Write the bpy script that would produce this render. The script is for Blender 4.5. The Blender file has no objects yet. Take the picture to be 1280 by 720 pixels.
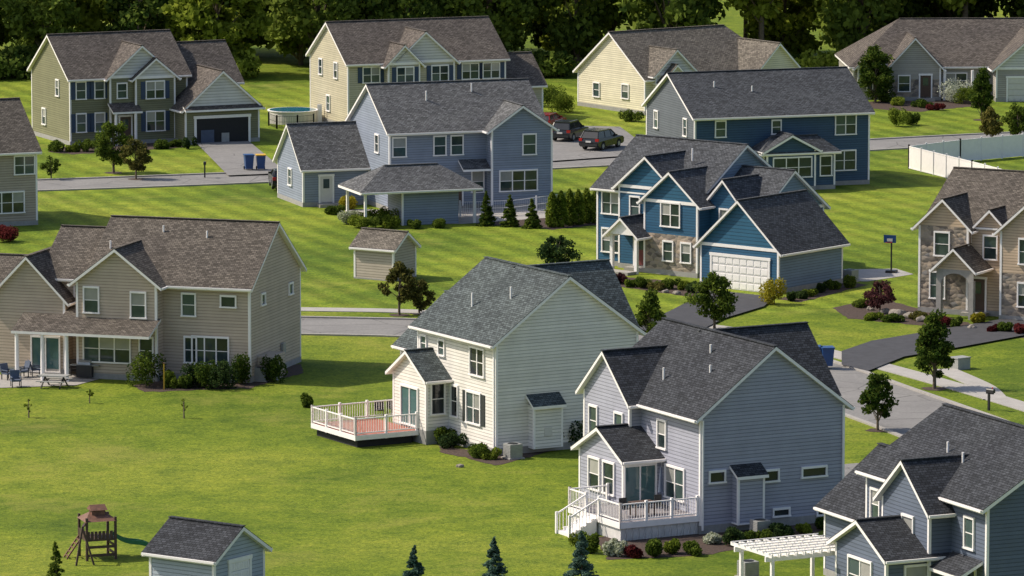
import bpy, math, random
import numpy as np
from mathutils import Vector, Matrix
random.seed(7); rng=np.random.default_rng(7)
F=6800.0; TH=math.radians(7.76); HC=51.0
def P(px,py,z=0.0):
    a=(px-640)/F; b=-(py-360)/F
    d=Vector((a, math.cos(TH)+b*math.sin(TH), -math.sin(TH)+b*math.cos(TH)))
    t=(z-HC)/d.z
    return (d.x*t, d.y*t)
sc=bpy.context.scene
def link(o,parent=None):
    sc.collection.objects.link(o)
    if parent: o.parent=parent
    return o
# ---------------------------------------------------------------- materials
M={}
def newmat(name):
    m=bpy.data.materials.new(name); m.use_nodes=True
    nt=m.node_tree; b=nt.nodes['Principled BSDF']; M[name]=m
    return m,nt,b
def N(nt,t,**k):
    n=nt.nodes.new(t)
    for a,v in k.items(): setattr(n,a,v)
    return n
def c4(c): return (c[0],c[1],c[2],1)
def ramp(nt,fac,stops):
    r=N(nt,'ShaderNodeValToRGB'); e=r.color_ramp.elements
    while len(e)<len(stops): e.new(0.5)
    for i,(p,c) in enumerate(stops): e[i].position=p; e[i].color=c4(c)
    nt.links.new(fac,r.inputs[0]); return r.outputs[0]
def noise(nt,vec,scale,detail=3,rough=.6):
    n=N(nt,'ShaderNodeTexNoise'); n.inputs['Scale'].default_value=scale
    n.inputs['Detail'].default_value=detail; n.inputs['Roughness'].default_value=rough
    if vec is not None: nt.links.new(vec,n.inputs['Vector'])
    return n.outputs['Fac']
def math_(nt,op,a,b=None):
    n=N(nt,'ShaderNodeMath',operation=op)
    for i,v in enumerate((a,b)):
        if v is None: continue
        if isinstance(v,(int,float)): n.inputs[i].default_value=v
        else: nt.links.new(v,n.inputs[i])
    return n.outputs[0]
def mix(nt,fac,a,b,mode='MIX'):
    n=N(nt,'ShaderNodeMix',data_type='RGBA',blend_type=mode)
    for s,v in ((0,fac),(6,a),(7,b)):
        if isinstance(v,(int,float)): n.inputs[s].default_value=v
        elif isinstance(v,tuple): n.inputs[s].default_value=c4(v)
        else: nt.links.new(v,n.inputs[s])
    return n.outputs[2]
def plain(name,c,rough=.6,metal=0,var=.12,scale=3.0):
    if name in M: return name
    m,nt,b=newmat(name)
    tc=N(nt,'ShaderNodeTexCoord')
    f=noise(nt,tc.outputs['Object'],scale,4)
    lo=tuple(x*(1-var) for x in c); hi=tuple(min(1,x*(1+var)) for x in c)
    nt.links.new(ramp(nt,f,[(.3,lo),(.7,hi)]),b.inputs['Base Color'])
    b.inputs['Roughness'].default_value=rough; b.inputs['Metallic'].default_value=metal
    return name
def siding(name,c,lap=.19,rough=.6):
    m,nt,b=newmat(name)
    tc=N(nt,'ShaderNodeTexCoord'); sp=N(nt,'ShaderNodeSeparateXYZ'); nt.links.new(tc.outputs['UV'],sp.inputs[0])
    v=math_(nt,'FRACT',math_(nt,'MULTIPLY',sp.outputs[1],1/lap))
    h=math_(nt,'SUBTRACT',1.0,v)
    bp=N(nt,'ShaderNodeBump'); bp.inputs['Strength'].default_value=.8; bp.inputs['Distance'].default_value=.02
    nt.links.new(h,bp.inputs['Height']); nt.links.new(bp.outputs[0],b.inputs['Normal'])
    f=noise(nt,tc.outputs['Object'],.7,5,.65)
    col=ramp(nt,f,[(.3,tuple(x*.90 for x in c)),(.7,tuple(x*1.08 for x in c))])
    row=math_(nt,'FLOOR',math_(nt,'MULTIPLY',sp.outputs[1],1/lap))
    wn=N(nt,'ShaderNodeTexWhiteNoise',noise_dimensions='1D'); nt.links.new(row,wn.inputs['W'])
    tone=math_(nt,'ADD',math_(nt,'MULTIPLY',wn.outputs[0],.12),.94)
    lap_shade=math_(nt,'GREATER_THAN',v,.19)
    tone=math_(nt,'MULTIPLY',tone,math_(nt,'ADD',math_(nt,'MULTIPLY',lap_shade,.42),.58))  # shade line along each lap edge, painted into the siding colour
    vm=N(nt,'ShaderNodeVectorMath',operation='SCALE'); nt.links.new(col,vm.inputs[0]); nt.links.new(tone,vm.inputs['Scale'])
    nt.links.new(vm.outputs[0],b.inputs['Base Color'])
    b.inputs['Roughness'].default_value=rough; b.inputs['Specular IOR Level'].default_value=.3
    return name
def shingle(name,c):
    m,nt,b=newmat(name)
    tc=N(nt,'ShaderNodeTexCoord')
    br=N(nt,'ShaderNodeTexBrick'); nt.links.new(tc.outputs['UV'],br.inputs['Vector'])
    br.inputs['Scale'].default_value=1.0; br.inputs['Brick Width'].default_value=.27; br.inputs['Row Height'].default_value=.15
    br.inputs['Mortar Size'].default_value=.014; br.inputs['Bias'].default_value=0
    br.inputs['Color1'].default_value=c4(tuple(x*.62 for x in c)); br.inputs['Color2'].default_value=c4(tuple(x*1.4 for x in c))
    br.inputs['Mortar'].default_value=c4(tuple(x*.32 for x in c))
    f=noise(nt,tc.outputs['Object'],.35,4,.6); f2=noise(nt,tc.outputs['Object'],9,3,.7)
    g=ramp(nt,f,[(.3,(.86,.86,.88)),(.7,(1.12,1.12,1.1))]); g2=ramp(nt,f2,[(.3,(.68,.68,.68)),(.7,(1.32,1.32,1.32))])
    nt.links.new(mix(nt,1.0,mix(nt,1.0,br.outputs['Color'],g,'MULTIPLY'),g2,'MULTIPLY'),b.inputs['Base Color'])
    b.inputs['Roughness'].default_value=.95; b.inputs['Specular IOR Level'].default_value=.2
    bp=N(nt,'ShaderNodeBump'); bp.inputs['Strength'].default_value=.6; bp.inputs['Distance'].default_value=.02
    nt.links.new(br.outputs['Fac'],bp.inputs['Height']); bp.invert=True
    nt.links.new(bp.outputs[0],b.inputs['Normal'])
    return name
def stone(name):
    m,nt,b=newmat(name)
    tc=N(nt,'ShaderNodeTexCoord'); mp=N(nt,'ShaderNodeMapping'); mp.inputs['Scale'].default_value=(2.4,4.2,1)
    nt.links.new(tc.outputs['UV'],mp.inputs[0])
    v=N(nt,'ShaderNodeTexVoronoi'); v.inputs['Scale'].default_value=1.0; nt.links.new(mp.outputs[0],v.inputs['Vector'])
    sp=N(nt,'ShaderNodeSeparateXYZ'); nt.links.new(v.outputs['Color'],sp.inputs[0])
    col=ramp(nt,sp.outputs[0],[(0,(.12,.10,.09)),(.4,(.27,.23,.19)),(.7,(.38,.30,.23)),(1,(.19,.18,.18))])
    nt.links.new(col,b.inputs['Base Color']); b.inputs['Roughness'].default_value=.9
    bp=N(nt,'ShaderNodeBump'); bp.inputs['Distance'].default_value=.05; bp.invert=True
    nt.links.new(v.outputs['Distance'],bp.inputs['Height']); nt.links.new(bp.outputs[0],b.inputs['Normal'])
    return name
def glass(name,a,b_):
    m,nt,b=newmat(name)
    g=N(nt,'ShaderNodeNewGeometry')
    tc=N(nt,'ShaderNodeTexCoord'); f=noise(nt,tc.outputs['Object'],1.3,2)
    v=math_(nt,'MULTIPLY',math_(nt,'ADD',g.outputs['Random Per Island'],f),.5)
    nt.links.new(ramp(nt,v,[(.25,a),(.75,b_)]),b.inputs['Base Color'])
    b.inputs['Roughness'].default_value=.06; b.inputs['Specular IOR Level'].default_value=.6
    return name
def leafmat(name,dark,light,trans=.3,scale=.7):
    m,nt,b=newmat(name)
    g=N(nt,'ShaderNodeNewGeometry'); tc=N(nt,'ShaderNodeTexCoord'); oi=N(nt,'ShaderNodeObjectInfo')
    f=noise(nt,tc.outputs['Object'],scale,2)
    v=math_(nt,'ADD',math_(nt,'MULTIPLY',g.outputs['Random Per Island'],.45),math_(nt,'MULTIPLY',f,.55))
    v=math_(nt,'ADD',v,math_(nt,'MULTIPLY',math_(nt,'SUBTRACT',oi.outputs['Random'],.5),.3))
    col=ramp(nt,v,[(.28,dark),(.72,light)])
    nt.nodes.remove(b)
    d=N(nt,'ShaderNodeBsdfDiffuse'); t=N(nt,'ShaderNodeBsdfTranslucent'); ms=N(nt,'ShaderNodeMixShader'); ms.inputs[0].default_value=trans+.12
    nt.links.new(col,d.inputs[0]); nt.links.new(col,t.inputs[0])
    nt.links.new(d.outputs[0],ms.inputs[1]); nt.links.new(t.outputs[0],ms.inputs[2])
    nt.links.new(ms.outputs[0],nt.nodes['Material Output'].inputs[0])
    return name
plain('white',(.86,.82,.81),.5,var=.04); plain('offwhite',(.62,.59,.56),.5,var=.05)
plain('concrete',(.32,.30,.28),.9,var=.12); plain('foundation',(.30,.29,.28),.9)
plain('walkway',(.35,.33,.31),.9,var=.1,scale=1.0)
plain('asphalt_dark',(.045,.045,.052),.9,var=.2,scale=1.5)
plain('black',(.02,.02,.022),.45); plain('metal',(.35,.36,.37),.4,.6); plain('ac_grey',(.30,.30,.29),.5)
plain('mulch',(.055,.034,.026),1,var=.5,scale=6); plain('wood',(.15,.07,.045),.7,var=.3,scale=5); plain('dark_wood',(.07,.04,.03),.7,var=.3,scale=5)
plain('deck_red',(.34,.115,.075),.7,var=.15,scale=4); plain('deck_grey',(.22,.20,.21),.7,var=.15,scale=4)
plain('bin_blue',(.014,.06,.19),.4); plain('slide_green',(.01,.14,.07),.35); plain('car_black',(.02,.022,.026),.18); plain('car_red',(.24,.018,.018),.2)
plain('rubber',(.015,.015,.015),.8); plain('tail',(.4,.01,.01),.3); plain('lamp',(.6,.6,.58),.2); plain('rock',(.24,.21,.18),.9,var=.3)
plain('bark',(.13,.10,.07),.95,var=.3,scale=5); plain('painted_shade',(.02,.02,.022),.9); plain('pool_water',(.02,.14,.23),.08)
plain('navy_shutter',(.02,.045,.10),.5); plain('black_shutter',(.03,.035,.035),.5); plain('yellow',(.6,.35,.03),.6)
plain('door_red',(.14,.03,.03),.5); plain('door_brown',(.08,.045,.03),.5); plain('canvas',(.07,.09,.14),.8); plain('lattice',(.62,.60,.59),.7)
glass('glass',(.012,.022,.024),(.07,.105,.10)); glass('glass_blind',(.20,.21,.20),(.38,.37,.35)); glass('glass_dark',(.012,.014,.017),(.035,.04,.045))
glass('glass_teal',(.025,.075,.085),(.09,.17,.175))
S_K=siding('siding_bluegrey',(.345,.35,.42)); S_J=siding('siding_palegrey',(.75,.71,.66)); S_L=siding('siding_slate',(.115,.14,.195))
S_I=siding('siding_tan',(.50,.405,.32)); S_E=siding('siding_steelblue',(.245,.28,.355)); S_A=siding('siding_olive',(.20,.195,.115))
S_B=siding('siding_cream',(.50,.45,.33)); S_C=siding('siding_yellow',(.70,.64,.48)); S_D=siding('siding_taupe',(.37,.345,.31))
S_F=siding('siding_navy',(.042,.086,.15)); S_F2=siding('siding_charcoal',(.12,.135,.155)); S_G=siding('siding_deepblue',(.022,.092,.175)); S_G2=siding('siding_greyblue',(.18,.245,.33)); S_H=siding('siding_beige',(.50,.38,.27))
S_M=siding('siding_stonegrey',(.40,.335,.27)); S_S1=siding('siding_shed',(.44,.38,.32)); S_S2=siding('siding_shedblue',(.37,.41,.48)); shake=siding('shake_light',(.62,.60,.58),.25)
shakeblue=siding('shake_blue',(.022,.10,.18),.25)
R_K=shingle('roof_black',(.047,.050,.058)); R_J=shingle('roof_greengrey',(.085,.100,.103)); R_I=shingle('roof_brown',(.122,.105,.090)); R_E=shingle('roof_grey',(.120,.121,.126))
R_A=shingle('roof_taupe',(.118,.101,.090)); R_F=shingle('roof_charcoal',(.074,.078,.087)); R_B=shingle('roof_brownlight',(.16,.14,.118))
STONE=stone('stone')
def grassmat():
    m,nt,b=newmat('grass')
    g=N(nt,'ShaderNodeNewGeometry'); pos=g.outputs['Position']
    sp=N(nt,'ShaderNodeSeparateXYZ'); nt.links.new(pos,sp.inputs[0])
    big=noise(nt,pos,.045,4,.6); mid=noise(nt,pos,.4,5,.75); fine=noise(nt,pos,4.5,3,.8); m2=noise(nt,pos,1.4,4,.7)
    base=ramp(nt,big,[(.34,(.085,.130,.014)),(.5,(.142,.190,.018)),(.64,(.19,.225,.026))])  # broad turf variation; its dark end paints cloud-shade bands into the lawn colour
    md=ramp(nt,mid,[(.34,(.68,.76,.8)),(.5,(1,1,1)),(.66,(1.26,1.17,1.14))])
    m3=ramp(nt,m2,[(.34,(.82,.86,.88)),(.5,(1,1,1)),(.66,(1.17,1.12,1.12))])
    fn=ramp(nt,fine,[(.32,(.52,.6,.6)),(.5,(1,1,1)),(.68,(1.45,1.38,1.36))])
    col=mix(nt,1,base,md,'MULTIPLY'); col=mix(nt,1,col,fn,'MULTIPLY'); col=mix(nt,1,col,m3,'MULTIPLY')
    dry=noise(nt,pos,.10,6,.75)
    dm=ramp(nt,dry,[(.53,(0,0,0)),(.70,(.5,.5,.5))])
    col=mix(nt,dm,col,(.24,.22,.06))
    d=math_(nt,'ADD',math_(nt,'MULTIPLY',sp.outputs[0],.93),math_(nt,'MULTIPLY',sp.outputs[1],.37))
    w=math_(nt,'SINE',math_(nt,'ADD',math_(nt,'MULTIPLY',d,2.6),math_(nt,'MULTIPLY',mid,1.5)))
    w=math_(nt,'MULTIPLY',math_(nt,'ADD',math_(nt,'MULTIPLY',w,1.6),1),.5)
    y=sp.outputs[1]
    mask=math_(nt,'MULTIPLY',math_(nt,'GREATER_THAN',y,362),math_(nt,'LESS_THAN',y,520))
    st=math_(nt,'ADD',math_(nt,'MULTIPLY',math_(nt,'MULTIPLY',w,mask),.22),.94)
    vm=N(nt,'ShaderNodeVectorMath',operation='SCALE'); nt.links.new(col,vm.inputs[0]); nt.links.new(st,vm.inputs['Scale'])
    nt.links.new(vm.outputs[0],b.inputs['Base Color']); b.inputs['Roughness'].default_value=.9; b.inputs['Specular IOR Level'].default_value=.1
    bp=N(nt,'ShaderNodeBump'); bp.inputs['Strength'].default_value=.7; bp.inputs['Distance'].default_value=.1
    nt.links.new(fine,bp.inputs['Height']); nt.links.new(bp.outputs[0],b.inputs['Normal'])
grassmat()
def roadmat():
    m,nt,b=newmat('asphalt')
    g=N(nt,'ShaderNodeNewGeometry'); pos=g.outputs['Position']
    f=noise(nt,pos,.25,6,.7); f2=noise(nt,pos,5,3)
    a=ramp(nt,f,[(.3,(.165,.158,.155)),(.7,(.23,.22,.212))]); c=ramp(nt,f2,[(.3,(.85,.85,.85)),(.7,(1.12,1.12,1.12))])
    vo=N(nt,'ShaderNodeTexVoronoi',feature='DISTANCE_TO_EDGE'); vo.inputs['Scale'].default_value=.22; nt.links.new(pos,vo.inputs['Vector'])
    ck=ramp(nt,vo.outputs['Distance'],[(.004,(.55,.55,.55)),(.014,(1,1,1))])
    nt.links.new(mix(nt,1,mix(nt,1,a,c,'MULTIPLY'),ck,'MULTIPLY'),b.inputs['Base Color']); b.inputs['Roughness'].default_value=.9
roadmat()
leafmat('leaf_forest',(.035,.065,.016),(.24,.31,.055),.38,.35)
leafmat('leaf_bright',(.13,.17,.02),(.42,.48,.07),.35,.8)
leafmat('leaf_woods',(.045,.08,.018),(.22,.28,.05),.35,.4)
leafmat('leaf_green',(.030,.060,.012),(.15,.20,.032),.3,1.2)
leafmat('leaf_dark',(.02,.042,.018),(.08,.12,.035),.25,1.2)
leafmat('leaf_spruce',(.035,.08,.062),(.15,.23,.18),.2,1.5)
leafmat('leaf_arb',(.04,.075,.015),(.17,.21,.035),.25,1.5)
leafmat('leaf_purple',(.035,.014,.018),(.12,.05,.05),.25,1.5)
leafmat('leaf_olive',(.06,.07,.02),(.21,.185,.05),.3,1.5)
leafmat('leaf_yellow',(.22,.20,.02),(.45,.38,.04),.3,3)
leafmat('flower_white',(.2,.23,.12),(.65,.67,.55),.3,3)
leafmat('leaf_red',(.06,.014,.016),(.17,.035,.035),.3,3)
leafmat('leaf_hedge',(.07,.11,.015),(.24,.29,.04),.3,1.5)
# ---------------------------------------------------------------- object builder
class O:
    def __init__(s,name,px=None,py=None,pe=0,loc=None,rot=None,z=0):
        e=bpy.data.objects.new(name,None); e.empty_display_size=.5; link(e); s.e=e
        if px is not None:
            x,y=P(px,py); beta=math.atan((px-640)/F); e.location=(x,y,z); e.rotation_euler=(0,0,math.radians(pe)-beta)
        elif loc: e.location=(loc[0],loc[1],z); e.rotation_euler=(0,0,rot or 0)
        s.parts={}; s.r=random.Random(name+str(px))
    def get(s,part,mat): return s.parts.setdefault((part,mat),([],[]))
    def poly(s,part,mat,pts,faces=None):
        V,Fc=s.get(part,mat); n=len(V); V.extend(pts)
        for f in (faces or [list(range(len(pts)))]): Fc.append([i+n for i in f])
    def box(s,part,mat,x0,x1,y0,y1,z0,z1):
        if x0>x1:x0,x1=x1,x0
        if y0>y1:y0,y1=y1,y0
        s.poly(part,mat,[(x0,y0,z0),(x1,y0,z0),(x1,y1,z0),(x0,y1,z0),(x0,y0,z1),(x1,y0,z1),(x1,y1,z1),(x0,y1,z1)],
          [(3,2,1,0),(4,5,6,7),(0,1,5,4),(1,2,6,5),(2,3,7,6),(3,0,4,7)])
    def beam(s,part,mat,p,q,w,h=None):
        h=h or w; p=Vector(p);q=Vector(q);d=(q-p).normalized()
        up=Vector((0,0,1)) if abs(d.z)<.95 else Vector((0,1,0))
        a=d.cross(up).normalized()*w/2; b=a.cross(d).normalized()*h/2
        pts=[tuple(x) for x in (p-a-b,p+a-b,p+a+b,p-a+b,q-a-b,q+a-b,q+a+b,q-a+b)]
        s.poly(part,mat,pts,[(0,1,2,3),(7,6,5,4),(0,4,5,1),(1,5,6,2),(2,6,7,3),(3,7,4,0)])
    def cyl(s,part,mat,p,q,r0,r1=None,n=12):
        r1=r0 if r1 is None else r1; p=Vector(p);q=Vector(q);d=(q-p).normalized()
        up=Vector((0,0,1)) if abs(d.z)<.95 else Vector((0,1,0))
        a=d.cross(up).normalized(); b=a.cross(d).normalized(); pts=[]
        for c,r in ((p,r0),(q,r1)):
            for i in range(n):
                t=2*math.pi*i/n; pts.append(tuple(c+a*r*math.cos(t)+b*r*math.sin(t)))
        fs=[(i,(i+1)%n,n+(i+1)%n,n+i) for i in range(n)]+[tuple(range(n))[::-1],tuple(range(n,2*n))]
        s.poly(part,mat,pts,fs)
    def fbox(s,part,mat,face,c,t0,t1,d0,d1,z0,z1):
        if face=='F': s.box(part,mat,t0,t1,c-d1,c-d0,z0,z1)
        elif face=='B': s.box(part,mat,t0,t1,c+d0,c+d1,z0,z1)
        elif face=='L': s.box(part,mat,c-d1,c-d0,t0,t1,z0,z1)
        else: s.box(part,mat,c+d0,c+d1,t0,t1,z0,z1)
    def win(s,face,c,a,z,w=.9,h=1.4,n=1,shut=None,rail=True,gm='glass'):
        t0=a-w/2;t1=a+w/2;z0=z-h/2;z1=z+h/2;f=.09
        fb=lambda part,mat,*q: s.fbox(part,mat,face,c,*q)
        fb('window_frames','white',t0-f,t1+f,-.02,.10,z1,z1+f+.03); fb('window_frames','white',t0-f-.03,t1+f+.03,-.02,.13,z0-f,z0)
        fb('window_frames','white',t0-f,t0,-.02,.095,z0,z1); fb('window_frames','white',t1,t1+f,-.02,.095,z0,z1)
        sw=w/n
        for i in range(n):
            a0=t0+i*sw; a1=a0+sw
            if i: fb('window_frames','white',a0-.04,a0+.04,-.02,.06,z0,z1)
            if rail:
                zm=(z0+z1)/2
                up='glass_blind' if (gm=='glass' and s.r.random()<.3) else gm
                fb('window_glass',gm,a0,a1,-.02,.012,z0,zm); fb('window_glass',up,a0,a1,-.02,.02,zm,z1)
                fb('window_frames','white',a0,a1,-.02,.04,zm-.022,zm+.022)
            else: fb('window_glass',gm,a0,a1,-.02,.015,z0,z1)
        if shut:
            fb('shutters',shut,t0-f-.42,t0-f-.02,0,.05,z0-.05,z1+.05); fb('shutters',shut,t1+f+.02,t1+f+.42,0,.05,z0-.05,z1+.05)
    def door(s,face,c,a,w=1,h=2.1,z=.25,mat='door_brown'):
        fb=lambda part,m,*q: s.fbox(part,m,face,c,*q)
        fb('door',mat,a-w/2,a+w/2,0,.03,z,z+h)
        fb('door_frame','white',a-w/2-.13,a-w/2,0,.07,z,z+h); fb('door_frame','white',a+w/2,a+w/2+.13,0,.07,z,z+h)
        fb('door_frame','white',a-w/2-.16,a+w/2+.16,0,.08,z+h,z+h+.16); fb('door_panes','glass',a-w*.25,a+w*.25,.03,.045,z+h*.55,z+h*.9)
        fb('door_step','concrete',a-w/2-.3,a+w/2+.3,0,.9,0,z-.02)
    def slider(s,face,c,a,w=1.9,h=2.1,z=.9):
        s.win(face,c,a,z+h/2,w,h,2,rail=False,gm='glass_teal')
    def gdoor(s,face,c,a,w=4.9,h=2.2,mat='white'):
        fb=lambda part,m,*q: s.fbox(part,m,face,c,*q)
        for i in range(4):
            fb('garage_door',mat,a-w/2,a+w/2,0,.03,.03+i*h/4,i*h/4+h/4)
            for j in range(8):
                t=a-w/2+(j+.12)*w/8
                fb('garage_door_panels',mat,t,t+w/8*.76,.03,.05,i*h/4+.1,i*h/4+h/4-.08)
        fb('garage_trim','white',a-w/2-.15,a-w/2,0,.08,0,h); fb('garage_trim','white',a+w/2,a+w/2+.15,0,.08,0,h); fb('garage_trim','white',a-w/2-.2,a+w/2+.2,0,.09,h,h+.2)
    def roof(s,x0,x1,y0,y1,ze,rise,axis,roof,ov=.4,hip=(0,0),th=.2,ovr=.3,under='white'):
        if axis=='x': a0,a1,b0,b1=x0,x1,y0,y1; m=lambda a,b,z:(a,b,z)
        else: a0,a1,b0,b1=y0,y1,x0,x1; m=lambda a,b,z:(b,a,z)
        k=rise/((b1-b0)/2); bm=(b0+b1)/2; zE=ze-ov*k+th; zR=ze+rise+th
        A0=a0-(ov if hip[0] else ovr); A1=a1+(ov if hip[1] else ovr)
        R0=a0+hip[0] if hip[0] else A0; R1=a1-hip[1] if hip[1] else A1
        T=[(A0,b0-ov,zE),(A1,b0-ov,zE),(R1,bm,zR),(A1,b1+ov,zE),(A0,b1+ov,zE),(R0,bm,zR)]
        tops=[[0,1,2,5],[3,4,5,2]]
        if hip[0]: tops.append([4,0,5])
        if hip[1]: tops.append([1,3,2])
        for f in tops: s.poly('roof',roof,[m(*T[i]) for i in f])
        L=[(p[0],p[1],p[2]-th) for p in T]
        for f in tops: s.poly('soffit',under,[m(*L[i]) for i in f[::-1]])
        per=[(0,1),(3,4)]+([(4,0)] if hip[0] else [(4,5),(5,0)])+([(1,3)] if hip[1] else [(1,2),(2,3)])
        for i,j in per:
            p,q=T[i],T[j]
            s.poly('roof_edge','black',[m(*p),m(*q),m(q[0],q[1],q[2]-.035),m(p[0],p[1],p[2]-.035)])
            s.poly('fascia','white',[m(p[0],p[1],p[2]-.035),m(q[0],q[1],q[2]-.035),m(q[0],q[1],q[2]-th-.02),m(p[0],p[1],p[2]-th-.02)])
        for bb,sg in ((b0-ov,-1),(b1+ov,1)):
            p=m(A0+.05,bb+sg*.06,zE-.09); q=m(A1-.05,bb+sg*.06,zE-.09); s.beam('gutter','white',p,q,.11,.11)
        if R1-R0>.2: s.beam('ridge_cap',roof,m(R0,bm,zR+.01),m(R1,bm,zR+.01),.28,.05)
    def block(s,x0,x1,y0,y1,ze,rise,axis,wall,roof,ov=.4,gmat=None,z0=0,hip=(0,0),corner=True,found=.35,lower=None):
        wb=z0
        if lower: 
            mt,zl=lower
            s.poly('stone_wall',mt,[(x0,y0,z0),(x1,y0,z0),(x1,y1,z0),(x0,y1,z0),(x0,y0,zl),(x1,y0,zl),(x1,y1,zl),(x0,y1,zl)],[(0,1,5,4),(1,2,6,5),(2,3,7,6),(3,0,4,7)]); wb=zl
        s.poly('walls',wall,[(x0,y0,wb),(x1,y0,wb),(x1,y1,wb),(x0,y1,wb),(x0,y0,ze),(x1,y0,ze),(x1,y1,ze),(x0,y1,ze)],[(0,1,5,4),(1,2,6,5),(2,3,7,6),(3,0,4,7)])
        g=gmat or wall; xm=(x0+x1)/2; ym=(y0+y1)/2
        if axis=='x':
            if not hip[0]: s.poly('gable_wall',g,[(x0,y1,ze),(x0,y0,ze),(x0,ym,ze+rise)])
            if not hip[1]: s.poly('gable_wall',g,[(x1,y0,ze),(x1,y1,ze),(x1,ym,ze+rise)])
        else:
            if not hip[0]: s.poly('gable_wall',g,[(x0,y0,ze),(x1,y0,ze),(xm,y0,ze+rise)])
            if not hip[1]: s.poly('gable_wall',g,[(x1,y1,ze),(x0,y1,ze),(xm,y1,ze+rise)])
        if gmat:
            if axis=='y': s.box('trim','white',x0-.02,x1+.02,y0-.05,y0+.02,ze-.1,ze+.12)
            else: s.box('trim','white',x1-.02,x1+.05,y0-.02,y1+.02,ze-.1,ze+.12); s.box('trim','white',x0-.05,x0+.02,y0-.02,y1+.02,ze-.1,ze+.12)
        if corner:
            for cx,sx in ((x0,-1),(x1,1)):
                for cy,sy in ((y0,-1),(y1,1)):
                    s.box('corner_boards','white',cx+sx*.025,cx-sx*.12,cy+sy*.025,cy-sy*.12,z0+found*(z0==0),ze-.01)
        if z0==0 and found: s.box('foundation','foundation',x0-.03,x1+.03,y0-.03,y1+.03,-.3,found)
        s.roof(x0,x1,y0,y1,ze,rise,axis,roof,ov,hip)
    def shed(s,x0,x1,y0,y1,zl,zh,roof,low='F',th=.16):
        C={'F':(zl,zl,zh,zh),'B':(zh,zh,zl,zl),'L':(zl,zh,zh,zl),'R':(zh,zl,zl,zh)}[low]
        T=[(x0,y0,C[0]),(x1,y0,C[1]),(x1,y1,C[2]),(x0,y1,C[3])]
        s.poly('porch_roof',roof,T)
        B=[(p[0],p[1],p[2]-th) for p in T]
        s.poly('porch_trim','white',T+B,[(0,1,5,4),(1,2,6,5),(2,3,7,6),(3,0,4,7),(7,6,5,4)])
    def pipe(s,x,y,z,h=.6,m='white'): s.cyl('vent_pipe',m,(x,y,z-.3),(x,y,z+h),.06,.06,8)
    def railing(s,part,pts,z,h=.95,mat='white',post='white',step=.16):
        for p,q in zip(pts[:-1],pts[1:]):
            p=Vector((p[0],p[1],0));q=Vector((q[0],q[1],0));L=(q-p).length;d=(q-p)/L
            s.beam(part,mat,(p.x,p.y,z+h),(q.x,q.y,z+h),.09,.06); s.beam(part,mat,(p.x,p.y,z+.12),(q.x,q.y,z+.12),.05,.06)
            for i in range(int(L/step)):
                c=p+d*(i+.5)*step; s.box(part,mat,c.x-.012,c.x+.012,c.y-.012,c.y+.012,z+.12,z+h)
            n=max(1,round(L/1.8))
            for i in range(n+1):
                c=p+d*L*i/n; s.box(part+'_posts',post,c.x-.065,c.x+.065,c.y-.065,c.y+.065,z-.3,z+h+.12)
    def done(s):
        for (part,mat),(V,Fc) in s.parts.items():
            me=bpy.data.meshes.new(part); me.from_pydata([tuple(v) for v in V],[],Fc); me.materials.append(M[mat])
            uv=me.uv_layers.new(name='UVMap'); Z=Vector((0,0,1))
            for p in me.polygons:
                n=p.normal; t=Z.cross(n)
                t=Vector((1,0,0)) if t.length<.05 else t.normalized()
                b=n.cross(t)
                for li in p.loop_indices:
                    co=me.vertices[me.loops[li].vertex_index].co; uv.data[li].uv=(co.dot(t),co.dot(b))
            o=bpy.data.objects.new(part,me); link(o,s.e)
        return s.e
# ---------------------------------------------------------------- vegetation
def quads_mesh(name,C,size,mats,midx=None,flat=0.0,elong=1.3,extra=None):
    n=len(C); a=rng.normal(size=(n,3)); b=rng.normal(size=(n,3))
    if flat: a[:,2]*=(1-flat); b[:,2]*=(1-flat)
    a/=np.linalg.norm(a,axis=1)[:,None]; b-=a*(a*b).sum(1)[:,None]; b/=np.linalg.norm(b,axis=1)[:,None]
    sz=(size*rng.uniform(.6,1.3,size=(n,1)))
    a=a*sz*elong/2; b=b*sz/2
    V=np.stack([C-a,C+b*.9-a*.1,C+a,C-b*.9-a*.1],1).reshape(-1,3)
    nq=n; ev,ef=(extra if extra else ([],[]))
    ev=np.array(ev).reshape(-1,3) if len(ev) else np.zeros((0,3))
    allV=np.concatenate([V,ev]); me=bpy.data.meshes.new(name)
    me.vertices.add(len(allV)); me.vertices.foreach_set('co',allV.ravel())
    loops=list(range(4*nq)); 
    eo=4*nq; el=[i+eo for f in ef for i in f]
    me.loops.add(len(loops)+len(el)); me.loops.foreach_set('vertex_index',np.array(loops+el,dtype=np.int32))
    starts=list(range(0,4*nq,4)); c=4*nq
    for f in ef: starts.append(c); c+=len(f)
    me.polygons.add(len(starts)); me.polygons.foreach_set('loop_start',np.array(starts,dtype=np.int32))
    mi=np.zeros(len(starts),dtype=np.int32); mi[nq:]=1
    me.polygons.foreach_set('material_index',mi)
    for m in mats: me.materials.append(M[m])
    me.update(calc_edges=True); me.validate(); return me
def tube(ev,ef,p,q,r0,r1,n=6):
    p=Vector(p);q=Vector(q);d=(q-p).normalized(); up=Vector((1,0,0)) if abs(d.x)<.8 else Vector((0,1,0))
    a=d.cross(up).normalized(); b=a.cross(d); o=len(ev)
    for c,r in ((p,r0),(q,r1)):
        for i in range(n):
            t=2*math.pi*i/n; ev.append(tuple(c+a*r*math.cos(t)+b*r*math.sin(t)))
    for i in range(n): ef.append((o+i,o+(i+1)%n,o+n+(i+1)%n,o+n+i))
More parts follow.
